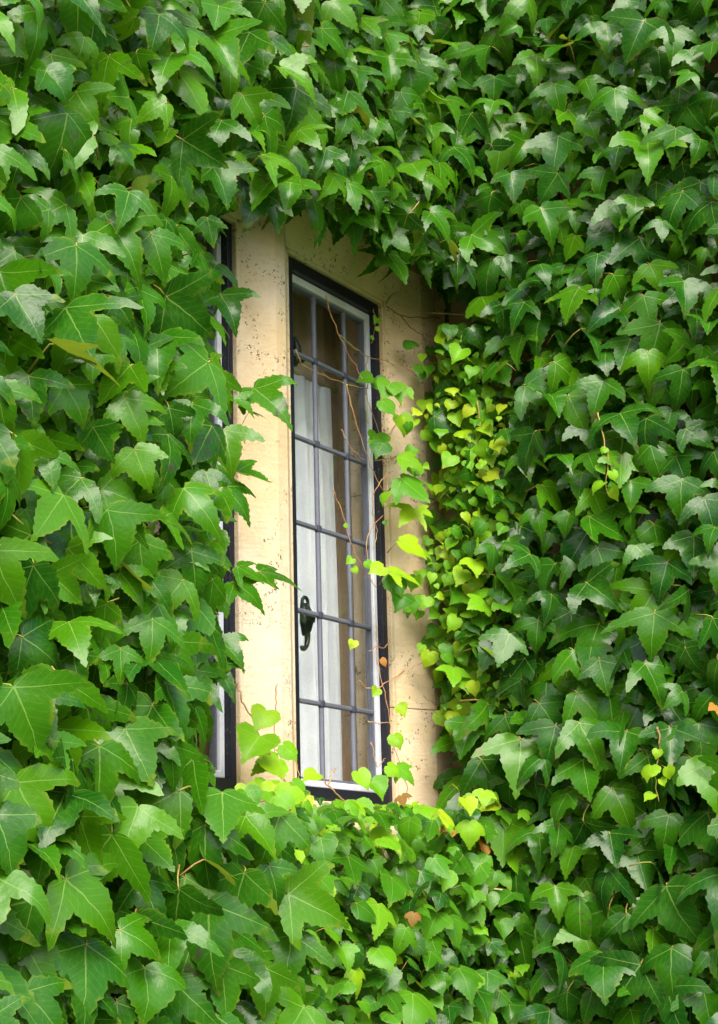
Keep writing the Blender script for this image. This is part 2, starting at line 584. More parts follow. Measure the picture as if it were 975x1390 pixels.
def window(x0, x1, name_label, latch):
    """outer iron frame > casement frame, panes, glazing bars, joints, latch"""
    def ring(xa, xb, za, zb, wl, wr, wt, wb, y0, y1):
        m = MB()
        m.box(xa, xa + wl, y0, y1, za, zb)
        m.box(xb - wr, xb, y0, y1, za, zb)
        m.box(xa + wl, xb - wr, y0, y1, zb - wt, zb)
        m.box(xa + wl, xb - wr, y0, y1, za, za + wb)
        return m
    z0, z1 = BOTZ + .002, TOPZ - .002
    fr = hp(ring(x0 + .001, x1 - .001, z0, z1, .026, .017, .024, .024, -.021, .020).build('casement_window', M['black'], bevel=.002))
    fr['label'] = name_label
    X0, X1, Z0, Z1 = x0 + .028, x1 - .019, z0 + .025, z1 - .025

    def sub(o):
        o.parent = fr
        o.matrix_parent_inverse = Matrix.Identity(4)
        return o
    sub(ring(X0, X1, Z0, Z1, .012, .014, .016, .013, -.008, .016).build('casement_frame', M['white'], bevel=.002))
    gx0, gx1, gz0, gz1 = X0 + .012, X1 - .014, Z0 + .013, Z1 - .016
    sub(ring(gx0 + .0005, gx1 - .0005, gz0 + .0005, gz1 - .0005, .004, .0035, .005, .005, -.002, .0135).build('glazing_fillet', M['lead'], bevel=.001))
    cx = (x0 + x1) / 2 + .0115
    wv = .1211
    xs = [gx0, cx - wv / 2, cx + wv / 2, gx1]
    zb = [gz0] + [.175 * i for i in range(5)] + [gz1]
    pane_mesh = {}
    for i in range(3):
        for j in range(6):
            a, b, c, d = xs[i] + .002, xs[i + 1] - .002, zb[j] + .002, zb[j + 1] - .002
            hx, hz = (b - a) / 2, (d - c) / 2
            key = (i, j if j in (0, 5) else 1)
            if key not in pane_mesh:
                o = MB().box(-hx, hx, -.0012, .0012, -hz, hz).build('pane', M['glass'])
                pane_mesh[key] = o.data
                COL.objects.unlink(o)
            o = bpy.data.objects.new('pane', pane_mesh[key])
            link(o)
            sub(o)
            o.location = ((a + b) / 2, .003, (c + d) / 2)
            o.rotation_euler = (random.gauss(0, .016), 0, random.gauss(0, .018))
    for x in xs[1:3]:
        m = MB()
        m.prism([(x - .0055, .0), (x - .003, -.004), (x + .003, -.004), (x + .0055, .0), (x + .0055, .004), (x - .0055, .004)], 2, gz0 + .006, gz1 - .006)
        sub(m.build('glazing_bar', M['lead'], bevel=.0012))
    for z in zb[1:6]:
        for i in range(3):
            a, b = xs[i] + (.009 if i else .006), xs[i + 1] - (.009 if i < 2 else .006)
            m = MB().prism([(.0, z - .005), (-.004, z - .003), (-.004, z + .003), (.0, z + .005), (.004, z + .005), (.004, z - .005)], 0, a, b)
            sub(m.build('glazing_bar', M['lead'], bevel=.001))
        for x in xs[1:3]:
            m = MB().box(x - .007, x + .007, -.006, .005, z - .0075, z + .0075)
            sub(m.build('bar_joint', M['joint'], bevel=.003))
    if latch:
        # cast iron fastener inside the glass: scrolled plate, knuckle and drop handle with a curled tail
        c = at(411, 843, 1, .030)
        zc, xc = c.z, c.x
        m = MB()
        lp = [(xc + .004 + .011 * math.cos(t), .026, zc + .036 + .012 * math.sin(t)) for t in np.linspace(-1.2, 4.6, 14)]
        m.tube(lp, [.0036] * 14, 6)
        m.tube([(xc, .026, zc + .026), (xc + .004, .028, zc + .006), (xc + .010, .028, zc - .010)], [.005, .009, .007], 6)
        m.tube([(xc + .004, .030, zc + .010), (xc + .026, .034, zc + .010), (xc + .038, .036, zc + .012), (xc + .046, .036, zc + .012)], [.009, .007, .014, .008], 6)
        m.tube([(xc + .028, .036, zc + .034), (xc + .040, .036, zc + .012), (xc + .032, .036, zc - .016)], [.005, .009, .005], 6)
        m.tube([(xc - .006, .024, zc + .034), (xc - .004, .024, zc + .0), (xc - .002, .024, zc - .03)], [.007, .010, .006], 6)
        tail = spline([(xc + .008, .029, zc - .004), (xc + .017, .030, zc - .026), (xc + .012, .030, zc - .048), (xc - .001, .030, zc - .056), (xc - .006, .030, zc - .050)], 4)
        m.tube(tail, [.0075 - .004 * i / (len(tail) - 1) for i in range(len(tail))], 6)
        sub(m.build('latch', M['iron'], smooth=True))
        c = at(402, 478, 1, .026)
        m = MB()
        m.tube([(c.x - .01, .024, c.z + .03), (c.x + .002, .026, c.z + .012), (c.x + .004, .026, c.z - .012), (c.x - .008, .024, c.z - .03)], [.004, .010, .010, .005], 6)
        m.tube([(c.x, .026, c.z), (c.x + .022, .03, c.z - .004), (c.x + .03, .03, c.z - .012)], [.008, .006, .008], 6)
        sub(m.build('upper_catch', M['iron'], smooth=True))
    return fr


window(RX0, RX1, 'black framed leaded casement with eighteen panes and an iron latch, beside the bare jamb', True)
window(LX0, LX1, 'black framed leaded casement mostly hidden behind large ivy leaves', False)

# room behind
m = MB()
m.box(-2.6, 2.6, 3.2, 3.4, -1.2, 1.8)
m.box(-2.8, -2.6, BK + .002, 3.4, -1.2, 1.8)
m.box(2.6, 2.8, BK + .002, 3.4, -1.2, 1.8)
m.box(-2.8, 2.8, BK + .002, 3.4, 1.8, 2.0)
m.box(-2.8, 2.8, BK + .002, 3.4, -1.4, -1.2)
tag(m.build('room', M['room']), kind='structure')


def curtain(name, label, x0, x1, y, z0, z1, amp, waves, mat, top_wave=0, seed=0):
    r = random.Random(seed)
    nx, nz = 110, 14
    ph = [r.uniform(0, 6.28) for _ in range(6)]
    v, f = [], []
    for j in range(nz + 1):
        t = j / nz
        for i in range(nx + 1):
            s = i / nx
            x = x0 + (x1 - x0) * s
            zt = z1 + top_wave * (math.sin(s * 8 + ph[0]) + .3 * math.sin(s * 17 + ph[1]))
            z = z0 + (zt - z0) * t
            a = s * waves * 6.283 + .6 * math.sin(t * 2.2 + ph[2]) + .8 * math.sin(s * 9 + ph[3])
            yy = y + amp * (.7 * math.sin(a) + .3 * math.sin(2.3 * a + ph[4] + t)) * (1 - (.85 if top_wave else .25) * t ** 3)
            v.append((x + .004 * math.sin(t * 5 + s * 20), yy, z))
    for j in range(nz):
        for i in range(nx):
            b = j * (nx + 1) + i
            f.append((b, b + 1, b + nx + 2, b + nx + 1))
    mb = MB()
    mb.v, mb.f = v, f
    o = mb.build(name, mat, smooth=True, fix=False)
    sm = o.modifiers.new('thickness', 'SOLIDIFY')
    sm.thickness = .0018
    return tag(o, label, 'curtain')


curtain('curtain', 'white curtain hanging in folds close behind the latched window', -.16, .232, .105, -.30, .720, .026, 7, M['net'], .0012, 3)
rod = MB().tube([(-.17, .105, .722), (.26, .105, .722)], .006, 8)
rod.tube([(.26, .105, .722), (.275, .105, .722)], [.010, .004], 8)
rod.tube([(-.185, .105, .722), (-.17, .105, .722)], [.004, .010], 8)
tag(rod.build('curtain_rod', M['brown'], smooth=True), 'thin brown rod carrying the white curtain behind the latched window', 'curtain rod')
curtain('curtain', 'tall brown curtain behind the white curtain of the latched window', -.10, .50, .135, -.60, 1.05, .010, 8, M['brown'], 0, 4)
curtain('curtain', 'tall brown curtain in the window behind the large ivy leaves', -.75, -.22, .13, -.60, 1.05, .016, 8, M['brown'], 0, 5)


# ---------------------------------------------------------------- ivy leaves
DEEP_LOBED = [(.05, -.065), (.13, -.12), (.25, -.12), (.36, -.06), (.48, .02), (.60, .11), (.72, .23), (.91, .50),
              (.66, .425), (.46, .36), (.275, .335), (.305, .46), (.275, .60), (.21, .75), (.125, .90), (.05, 1.03), (.0, 1.18)]
SHALLOW = [(.05, -.08), (.16, -.15), (.30, -.13), (.42, -.03), (.53, .07), (.62, .17), (.67, .28), (.71, .42),
           (.59, .46), (.50, .48), (.43, .51), (.405, .60), (.34, .70), (.24, .80), (.15, .88), (.07, .95), (.0, 1.04)]


def outline(kind, r):
    if kind == 'heart':
        w = r.uniform(.90, 1.14)
        half = [(.05, -.09), (.15, -.16), (.29, -.15), (.41, -.06), (.48, .05), (.52, .17), (.52, .30), (.475, .42),
                (.42, .51), (.36, .59), (.28, .67), (.20, .74), (.13, .80), (.065, .88), (.0, .99)]
    else:
        w = r.uniform(.86, 1.10)
        b = r.uniform(-.10, .38) if kind == 'mature' else r.uniform(.4, 1.0)
        half = [(x0 + (x1 - x0) * b, y0 + (y1 - y0) * b) for (x0, y0), (x1, y1) in zip(DEEP_LOBED, SHALLOW)]
        rise = r.uniform(-.10, .10)
        half = [(x, y + rise * max(0, x - .35)) for x, y in half]
    half = [(x * w * (1 + r.uniform(-.05, .05)), y + r.uniform(-.018, .018)) for x, y in half[:-1]] + [half[-1]]
    # coarse teeth between the points
    def toothed(h):
        out = []
        for i in range(len(h) - 1):
            (xa, ya), (xb, yb) = h[i], h[i + 1]
            out.append(h[i])
            L = math.hypot(xb - xa, yb - ya)
            nx_, ny_ = (ya - yb) / max(L, 1e-6), (xb - xa) / max(L, 1e-6)
            if i > 2 and L > .09:
                q = .26
                e_ = r.uniform(.022, .046)
                out.append((xa + (xb - xa) * q - nx_ * e_, ya + (yb - ya) * q - ny_ * e_))
        out.append(h[-1])
        return out
    R = toothed(half)
    asym = r.uniform(.86, 1.10)
    half2 = [(x * asym * (1 + r.uniform(-.05, .05)), y + r.uniform(-.02, .02)) for x, y in half[:-1]] + [half[-1]]
    Lf = [(-x, y) for x, y in toothed(half2)]
    ring = [(0, -.015)] + R + list(reversed(Lf[:-1]))
    return ring


def make_leaf(kind, seed):
    """vertices, faces, uv, rim for a leaf of length one; base at the origin, tip to +Y, upper side to +Z"""
    r = random.Random(seed * 77 + {'mature': 1, 'broad': 2, 'heart': 3}[kind])
    ring = outline(kind, r)
    fold = r.uniform(.0, .03)
    droop = r.uniform(-.04, .26)
    tent = r.uniform(-.30, .50)
    vfold = r.uniform(-.04, .12)
    if r.random() < .22:
        vfold = r.uniform(.28, .6)
    elif r.random() < .25:
        droop = r.uniform(.35, .7)
    if kind == 'heart':
        tent, droop = r.uniform(-.5, .6), r.uniform(.0, .5)
    curl = r.uniform(.1, .5) if r.random() < .5 else 0
    twist = r.uniform(-.25, .25)
    side = r.uniform(-.18, .18)
    ph = [r.uniform(0, 6.28) for _ in range(4)]
    va = [0, 64, -64, 118, -118]

    def height(x, y):
        rr = math.hypot(x, y)
        th = math.degrees(math.atan2(x, y))
        d = min(abs(th - a) for a in va) / 29
        z = fold * rr * min(d, 1.2)
        z -= droop * rr * rr * (.4 + .6 * max(0, y)) if y > 0 else droop * .3 * rr * rr
        z -= tent * x * x * .9 - vfold * (math.sqrt(x * x + .004) - .063)
        z -= curl * max(0, rr - .55) ** 2 * 1.8
        z += twist * x * y + side * x
        z += .02 * math.sin(7 * x + ph[0]) * math.sin(6 * y + ph[1]) + .010 * math.sin(5 * th / 57.3 + ph[2]) * rr
        return z
    n = len(ring)
    pts = [Vector(p) for p in ring]
    st = .17 if kind != 'heart' else .2
    row = 0
    y = -.1
    while y < 1.2:
        x = -.9 + (st / 2 if row % 2 else 0)
        xs_ = [k_ * st + (st / 2 if row % 2 else 0) for k_ in range(-6, 7)]
        for x in xs_:
            if inside(ring, x, y) and min((Vector((x, y)) - p).length for p in pts[:n]) > st * .42:
                pts.append(Vector((x, y)))
        y += st * .87
        row += 1
    co, _, tri, *_r = delaunay_2d_cdt(pts, [], [list(range(n))], 1, 1e-5)
    v = [(p.x, p.y, height(p.x, p.y)) for p in co]
    uv = [(p.x, p.y) for p in co]
    rset = {(round(p[0], 4), round(p[1], 4)) for p in ring}
    rim = [1.0 if (round(p.x, 4), round(p.y, 4)) in rset else 0.0 for p in co]
    f = []
    for t in tri:
        a, b, c = (co[q] for q in t)
        ccw = (b - a).cross(c - a) > 0
        f.append(tuple(t) if not ccw else tuple(reversed(t)))       # clockwise here, flipped when the mesh is made
    # petiole
    npet = len(f)
    pl = r.uniform(.45, .8)
    b = MB()
    bend = r.uniform(-.18, .18)
    b.tube([(0, .03, .005), (bend * .2, -.06, -.03), (bend * .6, -pl * .22, -.20), (bend, -pl * .35, -.55)], [.014, .016, .017, .022], 4)
    off = len(v)
    v += b.v
    uv += [(9, 9)] * len(b.v)
    rim += [0] * len(b.v)
    f += [tuple(i + off for i in q) for q in b.f]
    return v, f, uv, rim, npet


def leaf_mesh(name, v, f, uv, rim, npet_mask, mats, tone=None):
    me = bpy.data.meshes.new(name)
    me.from_pydata(v, [], f)
    u = me.uv_layers.new(name='leaf')
    li = np.empty(len(me.loops), dtype=np.int32)
    me.loops.foreach_get('vertex_index', li)
    u.data.foreach_set('uv', np.asarray(uv, dtype=np.float32)[li].ravel())
    at_ = me.attributes.new('rim', 'FLOAT', 'POINT')
    at_.data.foreach_set('value', np.asarray(rim, dtype=np.float32))
    if tone is not None:
        a2 = me.attributes.new('tone', 'FLOAT', 'POINT')
        a2.data.foreach_set('value', np.asarray(tone, dtype=np.float32))
    for m_ in mats:
        me.materials.append(m_)
    me.polygons.foreach_set('material_index', np.asarray(npet_mask, dtype=np.int32))
    me.polygons.foreach_set('use_smooth', np.ones(len(f), dtype=bool))
    me.update()
    return me


NV = {'mature': 30, 'broad': 12, 'heart': 14}
LEAF = {(k_, i): make_leaf(k_, i) for k_ in NV for i in range(NV[k_])}
_lm = {}
FLAT = {k_: sorted(range(NV[k_]), key=lambda i: max(abs(p[2]) for p in LEAF[k_, i][0][:-16]))[:NV[k_] // 2] for k_ in NV}


def shared_leaf(kind, i, tone):
    key = (kind, i, tone)
    if key not in _lm:
        v, f, uv, rim, npet = LEAF[kind, i]
        # faces run clockwise seen from +Z after the fan: flip so the upper side is the front
        f2 = [tuple(reversed(q)) for q in f[:npet]] + f[npet:]
        _lm[key] = leaf_mesh('leaf', v, f2, uv, rim, [0] * npet + [1] * (len(f) - npet), [M[tone, 'object'], M['petiole']])
    return _lm[key]


def frame(nrm, spin, tipdir=None):
    n = Vector(nrm).normalized()
    d = Vector((0, 0, -1)) if tipdir is None else Vector(tipdir)
    t = d - n * d.dot(n)
    if t.length < 1e-4:
        t = n.orthogonal()
    t.normalize()
    x = t.cross(n)
    c, s = math.cos(spin), math.sin(spin)
    t2 = t * c + x * s
    x2 = t2.cross(n)
    return Matrix(((x2.x, t2.x, n.x), (x2.y, t2.y, n.y), (x2.z, t2.z, n.z)))


class Leaf:
    __slots__ = ('p', 'R', 's', 'kind', 'var', 'tone', 'score', 'rnd')

    def __init__(s, p, R, size, kind, tone, score=0):
        s.p, s.R, s.s, s.kind, s.tone, s.score = Vector(p), R, size, kind, tone, score
        s.var = random.randrange(NV[kind])
        s.rnd = random.random()

    def probe(s):
        out = []
        for q in ((0, 0, 0), (0, .5, 0), (0, 1.15, -.12), (.8, .43, -.05), (-.8, .43, -.05), (.4, .0, 0), (-.4, 0, 0), (.3, .7, 0), (-.3, .7, 0)):
            out.append(pix(s.p + s.R @ (Vector(q) * s.s)))
        return out


class Ivy:
    def __init__(s, label, base):
        s.o = empty('ivy', base)
        s.base = Vector(base)
        tag(s.o, label, 'ivy')
        s.leaves = []

    def part(s, mb, name, mat, **kw):
        o = mb.build(name, mat, **kw)
        o.parent = s.o
        o.location = -s.base
        return o

    def finish(s, limit=300):
        seen, rest = [], []
        for l in s.leaves:
            x, y = pix(l.p + l.R @ Vector((0, .5 * l.s, 0)))
            (seen if -15 < x < 990 and -15 < y < 1405 else rest).append(l)
        seen.sort(key=lambda l: -l.score)
        for l in seen[:limit]:
            o = bpy.data.objects.new('leaf', shared_leaf(l.kind, l.var, l.tone))
            COL.objects.link(o)
            o.parent = s.o
            o.location = l.p - s.base
            o.rotation_euler = l.R.to_euler()
            o.scale = (l.s, l.s, l.s)
        rest += seen[limit:]
        if not rest:
            return
        tones = sorted({l.tone for l in rest})
        V, F, UV, RIM, TONE, MI = [], [], [], [], [], []
        off = 0
        for l in rest:
            v, f, uv, rim, npet = LEAF[l.kind, l.var]
            R = np.array(l.R) * l.s
            V.append(np.asarray(v) @ R.T + np.array(l.p - s.base))
            UV += uv
            RIM += rim
            TONE += [l.rnd] * len(v)
            F += [tuple(i + off for i in reversed(q)) for q in f[:npet]] + [tuple(i + off for i in q) for q in f[npet:]]
            MI += [tones.index(l.tone)] * npet + [len(tones)] * (len(f) - npet)
            off += len(v)
        me = leaf_mesh('leaf_mass', np.concatenate(V).tolist(), F, UV, RIM, MI, [M[t, 'tone'] for t in tones] + [M['petiole']], TONE)
        o = bpy.data.objects.new('leaf_mass', me)
        COL.objects.link(o)
        o.parent = s.o
        o['kind'] = 'stuff'


# the part of the picture the leaves leave open (photograph pixels): stone surround and windows
CLEAR = [(312, 292), (352, 276), (374, 300), (400, 284), (425, 318), (480, 334), (500, 334), (508, 380), (552, 380), (575, 362), (592, 440),
         (588, 520), (572, 560), (588, 600), (562, 640), (590, 700), (575, 760), (596, 850), (588, 930), (604, 980), (614, 1060), (617, 1100),
         (560, 1086), (525, 1090), (440, 1082), (404, 1068), (380, 1046), (322, 1078), (288, 1074), (296, 960), (312, 880), (306, 820), (318, 790), (322, 740),
         (316, 690), (322, 640), (314, 590), (312, 520), (296, 480), (312, 420), (304, 350)]


def scatter(sample, n_try, sep, make, keep):
    """dart throwing: sample() -> point, at least sep apart"""
    cell = sep
    grid = {}
    res = []
    for _ in range(n_try):
        p = sample()
        if p is None:
            continue
        key = tuple(int(math.floor(c / cell)) for c in p)
        ok = True
        for dx in (-1, 0, 1):
            for dy in (-1, 0, 1):
                for dz in (-1, 0, 1):
                    for q in grid.get((key[0] + dx, key[1] + dy, key[2] + dz), ()):
                        if (q - p).length_squared < sep * sep:
                            ok = False
                            break
        if not ok:
            continue
        l = make(p)
        if keep(l):
            grid.setdefault(key, []).append(p)
            res.append(l)
    return res


U, G = random.uniform, random.gauss


def clear_of_window(l, slack=0):
    bad = sum(inside(CLEAR, *q) for q in l.probe())
    return bad <= slack


def normal(bias, spread):
    return Vector((bias[0] + G(0, spread), bias[1] + G(0, spread), bias[2] + G(0, spread * .8)))


# --- ivy on the wall before the window (towards the viewer) : big leaves
ivyA = Ivy('large leaved green ivy overhanging the half hidden window, with leaf tips reaching over the mullion', (-1.15, WY, GZ))
ivyB = Ivy('hanging green ivy on the wall above the stone lintel', (-.86, WY - .02, GZ))
ivyC = Ivy('deep green ivy covering the side wall of the wing beside the bare jamb', (XW, -.62, GZ))
ivyD = Ivy('light green young ivy over the sill and wall beneath the window', (-.25, WY - .02, GZ))
ivyE = Ivy('thin yellow green ivy shoots with tiny round leaves spreading over the bare jamb', (XW - .02, -.14, GZ))


def on_wall(off, jit, x0, x1, z0, z1, ok):
    def f():
        p = Vector((U(x0, x1), WY - off - U(0, jit), U(z0, z1)))
        return p if ok(p) else None
    return f


def zoneA(p):       # wall left of the hidden window and the fringe over it
    return p.x < -.60 + .10 * math.sin(p.z * 9) or p.z < -.36


for li, (off, jit, sep, tries) in enumerate(((.20, .07, .047, 13000), (.12, .05, .043, 13000), (.04, .05, .045, 10000))):
    def mk(p, li=li):
        sz = min(max(G(.062 + .016 * max(0.0, min(1.0, (.25 - p.z) / .5)), .014), .034), .108) * (1.0, .95, .9)[li]
        nb = normal((-.60, -.76, .26), .38)
        big = random.random()
        return Leaf(p, frame(nb, G(.1, .52)), sz, 'mature' if big < .88 else 'broad', 'green', sz * 10 - li * .35 + U(0, .1))
    ivyA.leaves += scatter(on_wall(off, jit, -2.3, -.30, -1.2, 1.6, lambda p: p.x < -.62 + .06 * math.sin(p.z * 11) or (p.z > .98 and p.x < -.5)), tries, sep, mk,
                           lambda l: clear_of_window(l))
# fringe: a looser curtain of leaves that has grown out past the hidden window
def mkf(p):
    sz = min(max(G(.060, .012), .036), .085)
    nb = normal((-.35, -.80, .55), .32)
    return Leaf(p, frame(nb, G(.25, .40)), sz, 'mature', 'green', sz * 10 + U(0, .1))
ivyA.leaves += scatter(on_wall(.07, .17, -.66, -.30, -.55, .98, lambda p: True), 1600, .070, mkf, lambda l: clear_of_window(l) and pix(l.p)[0] < 318)
ivyA.leaves += scatter(on_wall(.07, .14, -.70, -.36, -.30, .95, lambda p: 262 < pix(p)[0] < 306), 70, .06, mkf, lambda l: clear_of_window(l, 4))

# --- above the lintel
for li, (off, jit, sep, tries) in enumerate(((.13, .06, .048, 8000), (.07, .05, .045, 8000), (.025, .03, .048, 6000))):
    def mk(p, li=li):
        sz = min(max(G(.057, .012), .030), .082)
        nb = normal((-.50, -.70, .34), .42)
        return Leaf(p, frame(nb, G(0, .45)), sz, 'mature' if random.random() < .85 else 'broad', 'green' if random.random() < .6 else 'deep', sz * 10 - li * .35 + U(0, .1))
    ivyB.leaves += scatter(on_wall(off, jit, -.62, XW - .03, .93, 2.5, lambda p: True), tries, sep, mk, lambda l: clear_of_window(l))

# --- the wing's flank
def on_wing(off, jit, y0, y1, z0, z1, ok=lambda p: True):
    def f():
        p = Vector((XW - off - U(0, jit), U(y0, y1), U(z0, z1)))
        return p if ok(p) else None
    return f


for li, (off, jit, sep, tries) in enumerate(((.14, .06, .050, 15000), (.08, .05, .046, 14000), (.03, .04, .050, 11000))):
    def mk(p, li=li):
        lo = max(0.0, min(1.0, (.7 - p.z) / 1.1))
        sz = min(max(G(.062 + .013 * lo, .016), .030), .104)
        nb = normal((-.85, -.32, .28), .33)
        return Leaf(p, frame(nb, G(0, .45)), sz, 'mature' if random.random() < .88 else 'broad', 'deep' if random.random() < .72 else 'green', sz * 10 - li * .4 + U(0, .1))
    def okw(p):
        x, y = pix(p)
        edge = 690 if 420 < y < 950 else (622 if 950 <= y < 1085 else (640 if y < 420 else 690))
        return x > edge + 14 * math.sin(y * .05) or p.z > 1.0
    ivyC.leaves += scatter(on_wing(off, jit, -2.26, -.08, -1.2, 2.4, okw), int(tries * 1.5), sep, mk, lambda l: clear_of_window(l, 2 if pix(l.p)[1] > 930 else 0))

# --- young growth over the sill and the wall below
for li, (off, jit, sep, tries) in enumerate(((.13, .08, .036, 12000), (.08, .05, .036, 10000), (.03, .04, .040, 8000))):
    def mk(p, li=li):
        top = pix(p)[1]
        y_ = max(0.0, min(1.0, (1165 - top) / 85))
        sz = min(max(G(.038, .012), .018), .068) * (1 - .2 * y_)
        tone = 'young' if random.random() <   .06 + .55 * y_ else ('mid' if random.random() < .6 else 'deep')
        nb = normal((-.50, -.62, .70), .34)
        return Leaf(p, frame(nb, G(0, .5)), sz, 'heart' if random.random() < .45 else 'broad', tone, sz * 10 - li * .3 + U(0, .1))
    ivyD.leaves += scatter(on_wall(off, jit, -.66, XW - .05, -1.2, -.17, lambda p: True), tries, sep, mk, lambda l: clear_of_window(l) and pix(l.p)[0] > 300)
    ivyD.leaves += scatter(on_wing(off * .8, jit, -.36, -.07, -1.2, -.13, lambda p: pix(p)[0] < 715 and pix(p)[1] > 1085), tries // 2, sep, mk, lambda l: clear_of_window(l))

# --- small pale shoots in the corner between jamb and wing
for li, (off, jit, sep, tries) in enumerate(((.09, .08, .025, 14000), (.04, .05, .029, 9000))):
    def mk(p, li=li):
        x, y = pix(p)
        e = max(0.0, min(1.0, (690 - x) / 90))
        sz = min(max(abs(G(.026, .014)), .011), .062)
        tone = 'young' if random.random() < .34 + .5 * e * (y > 520) else 'mid'
        nb = normal((-.70, -.42, .55), .40)
        tone = 'deep' if sz > .045 and random.random() < .4 else tone
        return Leaf(p, frame(nb, G(0, .6)), sz, 'heart' if sz < .045 else 'broad', tone, sz * 10 - li * .3 + U(0, .1))
    def okE(p):
        x, y = pix(p)
        return 588 + 22 * math.sin(y * .021) + 12 * math.sin(y * .083) < x < 690 + abs(G(0, 40)) and 440 < y < 1000
    ivyE.leaves += scatter(on_wing(off, jit, -.30, -.06, -.25, 1.0, okE), tries, sep, mk, lambda l: clear_of_window(l, 1))

# leaves that spill over the jamb stone
def spill():
    x, y = 600 - abs(G(0, 34)), U(470, 900)
    return at(x, y, 1, FY - U(.012, .05)) if x > 520 and not (y > 830 and x < 570) else None


def mks(p):
    sz = min(max(G(.028, .011), .011), .055)
    return Leaf(p, frame(normal((-.55, -.62, .5), .35), G(0, .6)), sz, 'heart', 'young' if random.random() < .6 else 'mid', 50)


ivyE.leaves += scatter(spill, 95, .022, mks, lambda l: True)
IVIES = [ivyA, ivyB, ivyC, ivyD, ivyE]


# --- single leaves that can be told apart in the photograph: base px, tip px, surface, kind, tone, lean of the blade
def hand(ivy, b, t, ax, c, kind, tone, nrm, gain=1.0, spin=0.0):
    pb = at(b[0], b[1], ax, c)
    depth = (pb - CAM).dot(_fw)
    d = (CR * (t[0] - b[0]) - CU * (t[1] - b[1])) * (depth / FPX)
    n = Vector(nrm).normalized()
    R = frame(n, spin, d)
    fore = max(.55, (R @ Vector((0, 1, 0))).dot(d.normalized()))
    gain = gain / fore / 1.1
    sz = d.length * gain
    l = Leaf(pb, R, sz, kind, tone, 99)
    l.var = random.choice(FLAT[kind])
    ivy.leaves.append(l)


yA = WY - .14
for b, t, k_, tone, nm in (
        ((345, 528), (392, 600), 'mature', 'green', (-.7, -.5, .5)),
        ((318, 545), (352, 575), 'mature', 'green', (-.3, -.6, .7)),
        ((322, 640), (388, 655), 'mature', 'green', (-.2, -.5, .85)),
        ((340, 560), (384, 578), 'mature', 'green', (-.25, -.45, .85)),
        ((352, 775), (434, 772), 'mature', 'green', (-.30, -.45, .85)),
        ((322, 770), (372, 795), 'mature', 'green', (-.4, -.6, .6)),
        ((318, 790), (364, 845), 'mature', 'green', (-.55, -.6, .5)),
        ((305, 660), (345, 728), 'mature', 'green', (-.5, -.7, .4)),
        ((300, 400), (318, 470), 'mature', 'green', (-.6, -.7, .35)),
        ((300, 870), (334, 925), 'mature', 'green', (-.5, -.7, .45)),
        ((290, 900), (312, 965), 'mature', 'green', (-.5, -.7, .45))):
    hand(ivyA, b, t, 1, yA, k_, tone, nm, .72)
yB = WY - .09
for b, t, k_, tone, nm in (
        ((368, 262), (374, 322), 'mature', 'green', (-.6, -.75, .25)),
        ((352, 258), (330, 315), 'mature', 'green', (-.6, -.7, .3)),
        ((425, 268), (424, 332), 'mature', 'deep', (-.3, -.85, .3)),
        ((470, 280), (472, 345), 'mature', 'deep', (-.5, -.75, .35)),
        ((498, 290), (502, 350), 'broad', 'deep', (-.5, -.75, .35)),
        ((528, 345), (540, 398), 'broad', 'green', (-.55, -.7, .4)),
        ((545, 300), (528, 328), 'mature', 'autumn', (-.5, -.7, .45)),
        ((556, 292), (568, 312), 'mature', 'autumn', (-.5, -.7, .45)),
        ((575, 320), (590, 372), 'mature', 'deep', (-.6, -.6, .5)),
        ((605, 335), (612, 395), 'mature', 'deep', (-.7, -.5, .45))):
    hand(ivyB, b, t, 1, yB, k_, tone, nm, .85)
